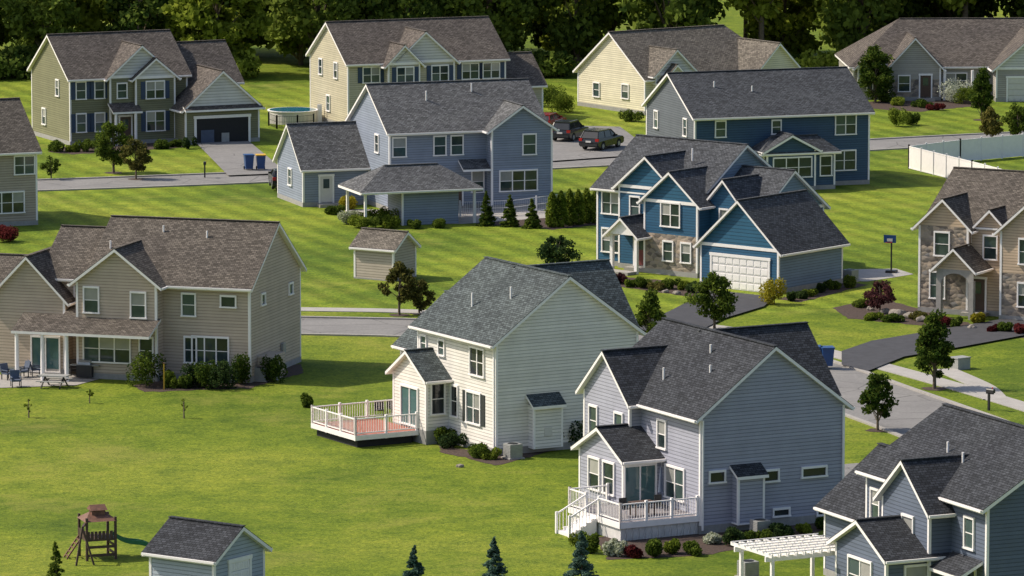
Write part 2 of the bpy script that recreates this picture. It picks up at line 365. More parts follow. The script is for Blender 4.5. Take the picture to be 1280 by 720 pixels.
def decid_mesh(h,r,mat,leaves=2500,leaf=.2,clumps=40,base=.22,shape='round'):
    ev=[];ef=[]; z0=h*base; cz=(z0+h)/2; rz=(h-z0)/2
    tube(ev,ef,(0,0,-.1),(0,0,z0+rz*.6),h*.02+.03,h*.012+.015); tube(ev,ef,(0,0,z0+rz*.6),(.05*r,0,h*.92),h*.012+.015,.015)
    cs=[]
    for i in range(clumps):
        v=rng.normal(size=3); v/=np.linalg.norm(v); rad=rng.uniform(.35,1.0)**.5
        rr=r*rng.uniform(.8,1.08)
        zz=v[2]*rad
        if shape=='oval': k=1.0-0.45*max(0,zz)
        elif shape=='cone': k=1.05-.75*(zz*.5+.5)
        else: k=1
        c=np.array([v[0]*rad*rr*k,v[1]*rad*rr*k,cz+zz*rz]); cs.append(c)
        if i%2==0: tube(ev,ef,(0,0,max(z0*.8,c[2]-rz*.6)),tuple(c*.92+np.array([0,0,c[2]*.08])),h*.006+.012,.01,4)
    cs=np.array(cs); cr=r*rng.uniform(.22,.42,size=clumps)
    idx=rng.integers(0,clumps,leaves); off=rng.normal(size=(leaves,3)); off/=np.linalg.norm(off,axis=1)[:,None]
    off*=(rng.uniform(0,1.15,size=(leaves,1))**.55)*cr[idx][:,None]; off[:,2]*=.75
    C=cs[idx]+off
    C=C[C[:,2]>z0*.55]
    return quads_mesh('foliage',C,leaf,[mat,'bark'],extra=(ev,ef))
def conifer_mesh(h,r,mat,leaves=3500,leaf=.14,base=.04,power=1.0):
    ev=[];ef=[]; tube(ev,ef,(0,0,-.1),(0,0,h*.97),h*.02+.02,.01)
    nb=int(h*26); C=[]
    for i in range(nb):
        t=(i/nb)**1.15; z=h*(base+(1-base)*t); L=r*((1-t)**power)*rng.uniform(.75,1.1)+.04; an=rng.uniform(0,6.28)
        m=max(4,int(leaves/nb*(.35+1.6*(1-t))))
        s_=rng.uniform(.05,1,size=m)**.7
        w=rng.normal(size=m)*.12*L*(.6+s_)
        x=np.cos(an)*s_*L-np.sin(an)*w; y=np.sin(an)*s_*L+np.cos(an)*w
        zz=z-.22*L*s_+.12*L*s_**3+rng.normal(size=m)*.03
        C.append(np.stack([x,y,zz],1))
        tube(ev,ef,(0,0,z),(np.cos(an)*L*.9,np.sin(an)*L*.9,z-.18*L),.012,.006,3)
    return quads_mesh('foliage',np.concatenate(C),leaf,[mat,'bark'],extra=(ev,ef),flat=.35,elong=1.8)
def column_mesh(h,r,mat,leaves=1800,leaf=.13):
    t=rng.uniform(0,1,leaves); an=rng.uniform(0,6.28,leaves)
    prof=r*np.minimum(1,(t*6+.45))*np.clip(1-t**2.6,0.03,1)**.7
    rr=prof*(rng.uniform(0,1,leaves)**.35)*(1+.16*np.sin(an*5+t*9)+.08*rng.normal(size=leaves))
    C=np.stack([rr*np.cos(an),rr*np.sin(an),.05+t*h],1); ev=[];ef=[]; tube(ev,ef,(0,0,-.1),(0,0,h*.6),.05,.02)
    return quads_mesh('foliage',C,leaf,[mat,'bark'],extra=(ev,ef),elong=1.8)
def shrub_mesh(r,h,mat,leaves=700,leaf=.12):
    k=max(4,int(5+r*5)); cs=np.stack([rng.normal(size=k)*r*.45,rng.normal(size=k)*r*.45,rng.uniform(.3,.7,k)*h],1)
    idx=rng.integers(0,k,leaves); off=rng.normal(size=(leaves,3)); off/=np.linalg.norm(off,axis=1)[:,None]
    off*=rng.uniform(.3,1,size=(leaves,1))**.5*np.array([r*.55,r*.55,h*.42]); C=cs[idx]+off; C=C[C[:,2]>0.01]
    ev=[];ef=[]; tube(ev,ef,(0,0,-.05),(0,0,h*.5),.04,.02,5)
    return quads_mesh('foliage',C,leaf,[mat,'bark'],extra=(ev,ef))
def put(name,me,px,py,rot=None,s=1):
    x,y=P(px,py); o=bpy.data.objects.new(name,me); o.location=(x,y,0); o.rotation_euler=(0,0,rng.uniform(0,6.28) if rot is None else rot); o.scale=(s,s,s); return link(o)
# ---------------------------------------------------------------- ground
def flat_mesh(name,pts,z,mat,h=None):
    me=bpy.data.meshes.new(name); n=len(pts)
    V=[(x,y,z) for x,y in pts]; Fs=[list(range(n))]
    me.from_pydata(V,[],Fs); me.materials.append(M[mat]); return link(bpy.data.objects.new(name,me))
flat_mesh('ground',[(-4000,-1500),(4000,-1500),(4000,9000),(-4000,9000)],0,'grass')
def spline(pts,n=10):
    p=[Vector(P(*q)) for q in pts]; out=[]
    for i in range(len(p)-1):
        a=p[max(i-1,0)];b=p[i];c=p[i+1];d=p[min(i+2,len(p)-1)]
        for k in range(n):
            t=k/n; out.append(.5*((2*b)+(c-a)*t+(2*a-5*b+4*c-d)*t*t+(3*b-a-3*c+d)*t**3))
    out.append(p[-1]); return out
def ribbon(name,pts,w,z,mat,h=0):
    S=spline(pts) if not isinstance(pts[0],Vector) else pts; V=[];Fs=[]
    for i,p in enumerate(S):
        d=(S[min(i+1,len(S)-1)]-S[max(i-1,0)]).normalized(); nrm=Vector((-d.y,d.x))
        for s_,zz in ((-w/2,z-h),(-w/2,z),(w/2,z),(w/2,z-h)): q=p+nrm*s_; V.append((q.x,q.y,zz))
    for i in range(len(S)-1):
        for k in range(3): Fs.append([4*i+k,4*i+k+1,4*i+4+k+1,4*i+4+k])
    me=bpy.data.meshes.new(name); me.from_pydata(V,[],Fs); me.materials.append(M[mat]); return link(bpy.data.objects.new(name,me))
def offset(S,d):
    out=[]
    for i,p in enumerate(S):
        t=(S[min(i+1,len(S)-1)]-S[max(i-1,0)]).normalized(); out.append(p+Vector((-t.y,t.x))*d)
    return out
r1=spline([(-250,400),(-80,402),(200,405),(440,409),(520,411),(700,417),(830,426),(920,442),(1000,467),(1060,489),(1130,514),(1220,548),(1400,625),(1700,760)])
ribbon('road',r1,7.6,.008,'asphalt'); 
k1=[ribbon('kerb',offset(r1,s*3.95),.3,.11,'concrete',.2) for s in (1,-1)]
r2=spline([(-250,240),(-60,235),(55,232),(200,227),(350,221),(500,214),(700,204),(900,193),(1100,181),(1300,171),(1600,158)])
ribbon('road',r2,7.2,.008,'asphalt')
for s in (1,-1): ribbon('kerb',offset(r2,s*3.75),.3,.11,'concrete',.2)
ribbon('sidewalk',[(-250,380),(-80,383),(200,385),(440,388),(520,390),(700,396),(850,405),(940,417),(1020,437),(1150,471),(1290,512),(1500,580)],1.7,.05,'walkway',.1)
ribbon('sidewalk',[(1180,462),(1225,482),(1240,494),(1244,500)],1.5,.054,'walkway',.1)
def pp(name,mat,pts,z=.016): return flat_mesh(name,[P(*p) for p in pts],z,mat)
pp('driveway','asphalt_dark',[(884,364),(968,373),(955,385),(905,400),(870,418),(815,418),(790,410),(835,392),(866,376)],.125)
pp('driveway','asphalt_dark',[(1052,441),(1090,428),(1180,413),(1330,388),(1330,412),(1200,436),(1130,448),(1085,466),(1052,458)],.125)
pp('driveway','asphalt',[(245,180),(311,178),(352,212),(360,218),(285,221)],.125)
pp('driveway','asphalt',[(640,168),(690,158),(775,160),(802,180),(775,197),(690,203)],.125)
pp('driveway','asphalt',[(1040,600),(1052,583),(1120,578),(1160,560),(1240,560),(1180,600)],.125)
pp('patio','walkway',[(1050,352),(1056,337),(1120,336),(1142,343),(1085,352)],.02)
pp('patio','concrete',[(-20,470),(110,462),(125,474),(95,482),(-20,486)],.03)
pp('patio','walkway',[(430,262),(560,262),(690,258),(690,272),(580,280),(440,280)],.02)
def bed(pts,z=.012):
    w=[Vector(P(*p)) for p in pts]; out=[]
    for i in range(len(w)):
        b=w[i];c=w[(i+1)%len(w)]
        n=max(2,int((c-b).length/.5))
        for k in range(n):
            t=k/n; q=b.lerp(c,t)
            out.append((q.x+rng.normal()*.06,q.y+rng.normal()*.12))
    return flat_mesh('garden_bed',out,z,'mulch')
for b in ([(745,672),(800,662),(878,668),(1070,636),(1075,650),(960,682),(880,694),(760,700)],
 [(1040,385),(1100,372),(1170,392),(1240,412),(1290,418),(1290,424),(1180,410),(1100,402),(1060,398)],
 [(738,348),(765,345),(880,355),(870,372),(800,362),(750,355)],[(970,374),(1060,352),(1085,356),(1000,378)],
 [(548,556),(620,569),(715,551),(722,556),(620,582),(552,566)],[(595,280),(600,270),(740,268),(760,280),(690,287)],
 [(165,482),(200,476),(375,455),(380,466),(310,486),(180,490)],[(60,190),(90,181),(225,178),(235,184),(90,193)],
 [(650,728),(735,722),(760,730),(900,722),(900,745),(650,745)],[(1080,128),(1120,124),(1220,122),(1225,132),(1150,140),(1090,136)]): bed(b)
for px,py,r in ((142,216,.8),(170,224,.7),(499,394,.7),(893,412,.8),(1168,486,.8),(1097,538,.7),(812,440,.7),(524,392,.6),(1227,150,.8)):
    x,y=P(px,py); flat_mesh('garden_bed',[(x+r*math.cos(t)*rng.uniform(.85,1.1),y+r*math.sin(t)*rng.uniform(.85,1.1)) for t in np.linspace(0,6.0,16)],.012,'mulch')
# ---------------------------------------------------------------- houses
h=O('siding_house',875,668,30); z=6.2
h.block(0,8.75,0,11.3,z,3.25,'y',S_K,R_K,ov=.4,found=.45)
h.block(4.4,10.6,4.2,10.6,z,3.1,'x',S_K,R_K)
h.block(-.7,4,6.3,11.32,z,2.2,'x',S_K,R_K)
h.block(-2.3,.1,4.1,8.9,3.5,1.25,'x',S_K,R_K,found=.9)
h.win('L',-.7,10.2,4.6,.8,1.5); h.win('L',-.7,7.4,4.6,.8,1.5); h.win('L',0,4.0,4.7,.8,1.4); h.win('L',0,2.6,2.3,1.9,1.6,2)
h.win('L',-2.3,7.2,2.3,1.1,1.6); h.win('L',-2.3,5.6,2.3,1.1,1.6); h.slider('F',4.1,-1.3,1.8,2.1,1.0); h.win('L',-.7,10.4,2.2,.8,1.4)
h.win('F',0,1.0,2.95,.85,.5,rail=False,gm='glass_dark'); h.win('F',0,4.25,2.75,.85,.5,rail=False,gm='glass_dark'); h.win('F',0,6.9,2.75,1.4,.42,rail=False,gm='glass_dark'); h.win('F',0,4.9,.75,.9,.3,rail=False,gm='glass_dark'); h.win('F',0,7.6,.6,.9,.3,rail=False,gm='glass_dark')
h.box('fireplace_box',S_K,1.9,3.5,-.65,.0,.5,3.0); h.shed(1.75,3.65,-.85,.05,3.0,3.55,R_K)
for x in (1.9,3.5-.1): h.box('trim','white',x-.02 if x<2 else x,x+.1 if x<2 else x+.12,-.67,-.55,.5,3.0)
h.box('trim','white',1.88,3.52,-.67,-.01,.42,.5)
h.box('downspout','white',8.6,8.69,-.12,-.03,.2,6.0); h.box('downspout','white',.06,.15,-.12,-.03,.2,6.0)
h.pipe(1.2,6,z+1.1); h.pipe(2.2,2.8,z+1.6); h.pipe(3.2,4.5,z+2.4)
h.box('deck_floor','deck_grey',-4.7,-.02,.1,4.05,.85,.98); h.box('deck_floor','deck_grey',-4.7,-2.36,4.06,5.6,.85,.98)
h.box('deck_rim','white',-4.75,-.03,.03,.095,.68,.99); h.box('deck_rim','white',-4.78,-4.705,.03,5.6,.68,.99)
for i in range(24): h.beam('deck_lattice','lattice',(-4.66+i*.19,.12,.02),(-4.66+i*.19+.02+.17*(i%2),.12,.68),.05,.03)
h.box('deck_skirt','lattice',-4.66,-.05,.16,.19,0,.68); h.box('deck_skirt','lattice',-4.66,-4.63,.16,5.5,0,.68)
h.railing('deck_railing',[(-.1,.13),(-4.68,.13),(-4.68,2.4)],.98); h.railing('deck_railing',[(-4.68,3.8),(-4.68,5.6),(-2.4,5.6)],.98)
for i in range(5): h.box('stairs','white',-4.8-.32*(i+1),-4.8-.32*i,2.45,3.75,0,.85-.17*i)
for yy in (2.4,3.8):
    h.beam('stair_rail','white',(-4.7,yy,1.9),(-6.4,yy,1.05),.07); h.box('stair_rail','white',-6.5,-6.38,yy-.06,yy+.06,0,1.15)
    for i in range(8): xx=-4.85-.2*i; h.box('stair_rail','white',xx-.015,xx+.015,yy-.015,yy+.015,.85-.5*i*.2,1.85-.1*i)
h.cyl('umbrella','canvas',(-1.1,2.2,1.0),(-1.1,2.2,3.3),.03); h.cyl('umbrella','canvas',(-1.1,2.2,2.0),(-1.1,2.2,3.3),.16,.04)
h.box('patio_table','dark_wood',-3.2,-1.9,1.2,2.0,1.65,1.7)
for x in (-3.1,-2.0):
    for y in (1.3,1.9): h.box('patio_table_leg','dark_wood',x-.03,x+.03,y-.03,y+.03,.98,1.65)
for x in (-3.6,-1.5): h.box('chair_seat','black',x-.22,x+.22,1.35,1.8,1.4,1.45); h.box('chair_back','black',x-.22,x+.22,1.8,1.84,1.45,1.95)
h.done()
h=O('siding_house',620,570,30); z=6.45
h.block(0,9.4,0,9.05,z,3.35,'y',S_J,R_J,found=.4)
h.block(4.7,10.6,2.6,8.8,z,3.2,'x',S_J,R_J)
h.block(-1.5,.1,5.4,9.3,3.8,1.25,'x',S_J,R_J,found=.8)
h.block(0.6,7,9.0,12.2,4.9,2.6,'y',S_J,R_J)
h.win('L',0,2.1,5.1,1.5,1.5,2,gm='glass_dark'); h.win('L',0,2.5,2.4,1.5,1.7,2,'black_shutter'); h.win('L',0,4.7,2.5,.7,1.7,gm='glass_dark'); h.win('L',0,6.2,5.4,.6,.8); h.win('L',0,8.3,5.4,.6,.8)
h.win('F',5.4,-.75,2.6,.8,1.7,gm='glass_dark'); h.slider('L',-1.5,7.3,1.9,2.1,.95)
h.box('fireplace_box',S_J,2.1,4.0,-.65,0,.3,2.75); h.shed(1.95,4.15,-.85,.05,2.75,3.4,R_J)
h.box('trim','white',2.08,2.2,-.67,-.55,.3,2.75); h.box('trim','white',3.9,4.02,-.67,-.55,.3,2.75); h.box('fireplace_vent','offwhite',2.8,3.3,-.68,-.64,1.0,1.5)
h.pipe(1.6,5.5,z+1.5); h.pipe(2.6,2.8,z+2.1)
h.box('deck_floor','deck_red',-5.6,-1.54,6.3,11.6,.62,.72); h.box('deck_rim','white',-5.66,-1.5,6.22,6.29,.45,.73); h.box('deck_rim','white',-5.68,-5.61,6.22,11.6,.45,.73)
h.box('deck_under','painted_shade',-5.4,-1.8,6.5,11.4,0,.45)  # near-black block painted for the shade beneath the deck
h.railing('deck_railing',[(-1.6,6.35),(-5.6,6.35),(-5.6,11.55),(-.2,11.55)],.72)
h.box('downspout','white',-.1,-.02,.1,.2,.2,6.3); h.box('downspout','white',9.25,9.34,-.12,-.03,.2,6.2)
h.done()
h=O('siding_house',1232,796,30); z=6.2
h.block(0,9,0,11.8,z,2.7,'y',S_L,R_K); h.block(-1.2,4,3.4,8.0,z-.6,1.9,'x',S_L,R_K)
h.block(-3.4,.1,3.6,8.6,3.4,1.3,'x',S_L,R_K); h.block(.5,7,11.7,17,3.6,2.6,'y',S_L,R_K)
h.win('L',0,10.8,4.6,.8,1.4); h.win('L',-1.2,5.4,4.2,1,1.5); h.win('L',0,1.6,4.7,.8,1.4); h.win('L',-3.4,6.1,2.1,2.2,1.6,2); h.win('F',3.6,-1.7,2.1,1.3,1.6)
h.win('L',0,1.8,2.2,1.6,1.5,2); h.shed(-1.3,.05,.3,3.2,2.9,3.6,R_K,'L')
h.pipe(1.7,5.3,z+1.1); h.pipe(2.0,7.3,z+1.3)
h.done()
h=O('pergola',965,768,30)
for x in (0,4.0):
    for y in (0,3.0): h.box('post','white',x-.08,x+.08,y-.08,y+.08,0,2.6)
for y in (0,3.0): h.box('beam','white',-.4,4.4,y-.05,y+.05,2.6,2.85)
for i in range(11): x=-.3+i*.46; h.box('rafter','white',x-.03,x+.03,-.5,3.5,2.85,3.02)
for i in range(7): y=-.3+i*.6; h.box('slat','white',-.4,4.5,y-.02,y+.02,3.02,3.07)
h.done()
h=O('siding_house',313,479,-20); z=6.0
h.block(-10.6,0,0,9.3,z,3.25,'x',S_I,R_I); h.block(-14,-10.4,1,8.5,z,2.5,'x',S_I,R_I)
h.block(-11.0,-5.7,-1.1,4,z,2.0,'y',S_I,R_I); h.block(-17.0,-12.1,-.3,6,4.7,2.5,'y',S_I,R_I,ov=.35); h.block(-24,-16.8,.5,8,4.0,2.6,'x',S_I,R_I)
h.shed(-14.6,-5.5,-3.0,-.9,3.05,3.9,R_I); h.shed(-12.0,-10.8,-1,1,3.85,4.4,R_I)
for x in (-14.3,-12.6,-11.0): h.cyl('porch_column','white',(x,-2.8,0),(x,-2.8,2.9),.14,.12)
h.win('F',-1.1,-10,4.9,.9,1.5); h.win('F',-1.1,-6.9,4.7,.9,1.5); h.win('F',0,-4.0,4.7,.8,1.3); h.win('F',0,-1.4,5.0,.9,.6,rail=False)
h.win('F',-1.1,-9.0,1.9,3.0,1.6,3); h.win('F',0,-3.9,1.9,.7,1.5); h.win('F',0,-2.6,1.9,2.3,1.6,3); h.win('F',-1.1,-6.4,1.9,.8,1.5); h.win('F',1,-11.55,5,.7,1.2); h.slider('F',-.3,-13.4,1.8,2.1,.2)
h.box('hvac_box',S_I,.03,1.0,1.2,3.6,0,1.5); h.box('meter','ac_grey',.03,.2,5.5,6.0,1.0,1.7)
h.win('R',0,7.4,4.9,.6,.6,rail=False); h.win('R',0,2.3,4.9,.6,.6,rail=False)
h.pipe(-7,3.6,z+2.5); h.pipe(-4,3.3,z+2.3); h.pipe(-10,2.2,z+1.6)
h.done()
h=O('siding_house',487,265,18); z=6.2
h.block(0,12.8,0,10,z,3.1,'x',S_E,R_E); h.block(7.9,12.9,-1.3,5,z,1.7,'y',S_E,R_E)
h.block(-5.4,.1,5.2,12,3.1,2.9,'x',S_E,R_E)
h.win('F',0,.8,5,1.0,1.4); h.win('F',0,4.1,5,.9,1.4); h.win('F',0,5.5,5,.9,1.4); h.win('F',-1.3,11.0,5,1.0,1.5); h.win('F',-1.3,10.1,2.2,3.0,1.5,3)
h.win('F',0,7.2,2.1,.9,1.6); h.door('F',0,5.4); h.shed(5.6,7.85,-1.3,.05,3.2,3.9,R_E); h.win('F',0,2.3,2.1,1.6,1.5,2)
h.door('F',5.2,-3.5,mat='offwhite'); h.win('L',0,3,5,.8,1.3); h.pipe(4,3,z+2.2); h.pipe(8,3.8,z+2.6)
h.win('L',-5.4,8.5,2,.8,1.2)
h.done()
h=O('pool_pavilion',503,282,18)
h.box('walls',S_E,0,4.5,0,3.6,0,2.75); h.roof(-3.2,5.9,-.4,4.6,2.75,1.45,'x',R_E,ov=.35,hip=(2.4,2.4))
for x,y in ((-3,-.2),(-3,4.3),(5.7,-.2),(5.7,4.3)): h.box('post','white',x-.09,x+.09,y-.09,y+.09,0,2.75)
h.box('corner_boards','white',-.03,.1,-.03,.1,0,2.7)
h.done()
h=O('siding_house',88,182,20); z=5.8
h.block(0,10.8,0,9.7,z,3.2,'x',S_A,R_A); h.block(10.6,16,.8,9,4.9,3.0,'x',S_A,R_A)
h.block(3.4,9.2,-.7,5,z,2.5,'y',S_A,R_A,gmat=shake); h.block(5.6,9.25,-1.1,3,z-.1,1.5,'y',S_A,R_A,gmat=shake)
h.block(9.2,16.05,-3.6,2,3.1,3.0,'y',S_A,R_A,gmat=shake)
for x in (1.0,2.7): h.win('F',0,x,4.7,.8,1.4,1,'navy_shutter'); h.win('F',0,x,1.9,.8,1.5,1,'navy_shutter')
h.win('F',-1.1,7.4,4.6,1.6,1.4,2,'navy_shutter'); h.win('F',-1.1,7.4,1.9,1.6,1.6,2,'navy_shutter'); h.win('F',-.7,4.5,4.6,.8,1.2)
h.door('F',-.7,4.8); h.shed(3.2,5.9,-2,-.65,2.9,3.6,R_A); 
for x in (3.5,5.3): h.cyl('column','white',(x,-1.85,0),(x,-1.85,2.75),.12)
h.box('garage_opening','painted_shade',10.2,15.0,-3.66,-3.61,.02,2.2); h.box('garage_trim','white',10.0,10.2,-3.7,-3.6,0,2.3); h.box('garage_trim','white',15.0,15.2,-3.7,-3.6,0,2.3); h.box('garage_trim','white',9.95,15.25,-3.72,-3.6,2.2,2.45)  # near-black panel on the wall paints the shade inside the open garage
h.box('garage_contents','canvas',10.6,11.8,-3.72,-3.67,.1,1.2); h.box('garage_contents','ac_grey',12.5,13.2,-3.72,-3.67,.1,.9)
h.win('L',0,3,4.7,.7,1.3); h.win('L',0,6.5,1.9,.8,1.3); h.shed(9.0,16.2,-4.2,-3.5,3.0,3.35,R_A)
h.done()
h=O('siding_house',435,161,20); z=5.8
h.block(0,15,0,9.9,z,3.1,'x',S_B,R_A); h.block(4.2,9.8,-.8,5,z,2.5,'y',S_B,R_A,gmat=shake); h.block(3.4,6.4,-1.1,5,z-.1,1.5,'y',S_B,R_A,gmat=shake)
h.block(15,19,1,8,3.2,2.4,'x',S_B,R_A)
for x in (2.2,5,8.4,11.6,13.6): h.win('F',-1.1 if x==5 else (-.8 if x==8.4 else 0),x,4.7,1.5,1.3,2,'navy_shutter')
h.win('L',0,3,4.9,.8,1.3); h.win('L',0,7,4.9,.8,1.3); h.win('L',0,5,1.8,.8,1.3); h.win('F',1,17,1.8,1.2,1.3,2)
for x in (2.2,11.6): h.win('F',0,x,1.8,1.5,1.3,2)
h.done()
h=O('siding_house',806,144,36); z=3.3
h.block(0,15.8,0,10.5,z,3.7,'x',S_C,R_B,hip=(0,3)); h.block(.8,5.2,-.6,5,z+.4,2.0,'y',S_C,R_B,gmat=shake); h.block(1.2,4.0,-1.2,3,z-.2,1.3,'y',S_C,R_B,gmat=shake)
h.block(10.6,15.9,-2.5,5,z,2.6,'y',S_C,R_B)
h.win('L',0,3,1.9,1,1.2); h.win('L',0,7.5,1.7,.9,1.2); h.win('F',0,7.4,1.9,1.6,1.4,2); h.win('F',-1.2,2.6,1.6,1.2,1.3); h.win('F',-2.5,13,1.6,1.8,1.4,2); h.door('F',0,5.9)
h.done()
h=O('ranch_house',1066,124,6); z=3.1
h.block(0,26,0,12.5,z,3.7,'x',S_D,R_A,hip=(5,5)); h.block(3.2,8.0,-1.6,6,z,2.6,'y',S_D,R_A,lower=(STONE,2.0)); h.block(13,20,-3,6,z,3.0,'y',S_D,R_A,gmat=shake); h.block(.4,3.2,-.5,4,z,1.4,'y',S_D,R_A)
h.win('F',-.5,1.8,1.6,1.0,1.4,2); h.win('F',-1.6,4.6,1.6,1.0,1.4); h.door('F',-1.6,6.6,mat='door_brown'); h.win('F',0,9.6,1.7,2,1.3,2); h.gdoor('F',-3,16.5,4.8,2.2,'offwhite')
for x in (8.4,11): h.cyl('column','white',(x,-1.4,0),(x,-1.4,2.8),.14)
h.done()
h=O('siding_house',868,239,21); z=5.9
h.block(0,15.1,0,11,z,2.9,'x',S_F,R_F)
h.poly('gable_cladding',S_F2,[(-.01,11,.4),(-.01,.14,.4),(-.01,.14,z),(-.01,5.5,z+2.85),(-.01,11,z)])
h.block(5,11.2,-2.2,.1,3.2,.9,'x',S_F,R_F,hip=(1.1,1.1)); h.block(5.2,9.4,-2.5,.1,3.25,1.1,'y',S_F,R_F)
h.win('F',0,7,4.9,.7,1.0); h.win('F',0,13,4.9,1.7,1.5,2); h.win('F',-2.5,7.4,1.9,3.2,1.5,3); h.win('F',0,12.9,2.0,1.9,1.5,2); h.win('F',-2.2,10.4,1.9,.9,1.5)
h.win('L',-.01,2,4.9,.7,1.3); h.win('L',-.01,8.6,4.9,.8,1.3); h.win('F',0,2.2,4.9,.8,1.2)
h.pipe(3,3.5,z+1.9); h.pipe(6,2.8,z+1.5)
h.done()
h=O('siding_house',973,368,-37)
h.block(-6.8,0,0,7.4,3.0,3.1,'y',S_G2,R_F,gmat=shakeblue); h.poly('front_cladding',S_G,[(-6.7,-.01,.35),(-.1,-.01,.35),(-.1,-.01,2.98),(-6.7,-.01,2.98)]); h.gdoor('F',-.012,-3.3,4.9,2.25)
h.block(-19.7,-10.2,4.5,14.3,5.6,3.1,'x',S_G,R_F,gmat=S_G2); h.block(-10.4,-5.8,5.4,13,4.5,2.7,'x',S_G,R_F,gmat=S_G2)
h.block(-17.3,-12.2,4.0,9,5.9,2.1,'y',S_G,R_F,gmat=shakeblue); h.block(-14.2,-9.4,3.0,9,5.2,2.0,'y',S_G,R_F,gmat=shakeblue,lower=(STONE,2.9))
h.block(-9.6,-6.6,4.4,8,5.2,1.6,'y',S_G,R_F)
h.win('F',4.5,-18.4,4.5,1.5,1.5,2); h.win('F',4.5,-18.4,1.8,1.5,1.6,2); h.win('F',4,-15.8,4.5,.8,1.3); h.win('F',3,-11.8,4.3,1.6,1.6,2); h.win('F',3,-12,1.7,.8,1.3); h.win('F',3,-10.4,1.7,.8,1.3); h.win('F',4.4,-8,4.1,.9,1.4)
h.roof(-16.5,-13.9,1.8,4.2,2.7,1.1,'y',R_F,ov=.3)
h.poly('porch_gable','white',[(-16.4,1.75,2.75),(-14,1.75,2.75),(-15.2,1.75,3.75)])
for x in (-16.3,-14.1): h.box('column','white',x-.12,x+.12,1.9,2.14,0,2.7)
h.door('F',4,-15.2,1.2,2.2,mat='door_red'); h.win('R',-5.8,9,3.6,.8,1); h.win('R',-10.2,9.4,6.0,.9,1.0)
h.pipe(-13,7,8.0); h.pipe(-7,3.5,4.6,.4); h.box('steps','concrete',-16.5,-14,.9,1.9,0,.2)
h.done()
h=O('stone_house',1158,388,-24); z=6.0
h.block(0,16,0,10,z,3.0,'x',S_H,R_I); h.block(-.2,3.4,-.9,5,z-.1,1.7,'y',S_H,R_I,lower=(STONE,5.9)); h.block(6.2,12,-2.0,5,z,2.6,'y',S_H,R_I,lower=(STONE,3.2))
h.block(3.3,6.3,-.4,4,z-.5,1.5,'y',S_H,R_I)
h.win('F',-.9,1.5,4.7,1,1.5); h.win('F',-.9,1.2,1.9,1,1.7); h.win('F',-.4,4.8,4.6,.9,1.5); h.win('F',-2,8.2,4.7,1.2,1.6,2); h.win('F',-2,8.2,1.8,1.3,1.5,2)
h.roof(1.9,4.7,-2.9,-.4,3.3,1.3,'y',R_I,ov=.25)
h.poly('portico',S_H,[(1.95,-2.8,3.3),(4.65,-2.8,3.3),(3.3,-2.8,4.5)])
for x in (1.95,4.3): h.box('portico','concrete',x,x+.35,-2.85,-2.5,0,2.6)
n=10
pts=[(1.95,3.3),(4.65,3.3),(4.65,2.6)]+[(3.3+1.0*math.cos(math.pi*i/n),2.3+.75*math.sin(math.pi*i/n)) for i in range(n+1)]+[(1.95,2.6)]
h.poly('arch','concrete',[(x,-2.82,zz) for x,zz in pts]); h.door('F',-.4,3.9,1.1,2.2); h.gdoor('F',-2,10.6,2.4,2.2,'door_brown')
h.done()
h=O('siding_house',47,281,18); z=5.7
h.block(-13,0,0,10,z,3.3,'x',S_M,R_I); h.win('F',0,-1.0,4.6,1.5,1.3,2); h.win('F',0,-3.6,4.6,.8,1.3); h.win('F',0,-2.4,1.8,2.6,1.5,3)
h.done()
h=O('garden_shed',492,352,-33); h.block(-3.3,0,0,2.9,2.2,1.0,'x',S_S1,R_B,ov=.2,found=.1); h.done()
h=O('garden_shed',268,757,-38); h.block(-4.0,0,0,4.0,2.2,1.25,'x',S_S2,R_K,ov=.25,found=.1); h.gdoor('R',0,2,1.5,1.9); h.done()
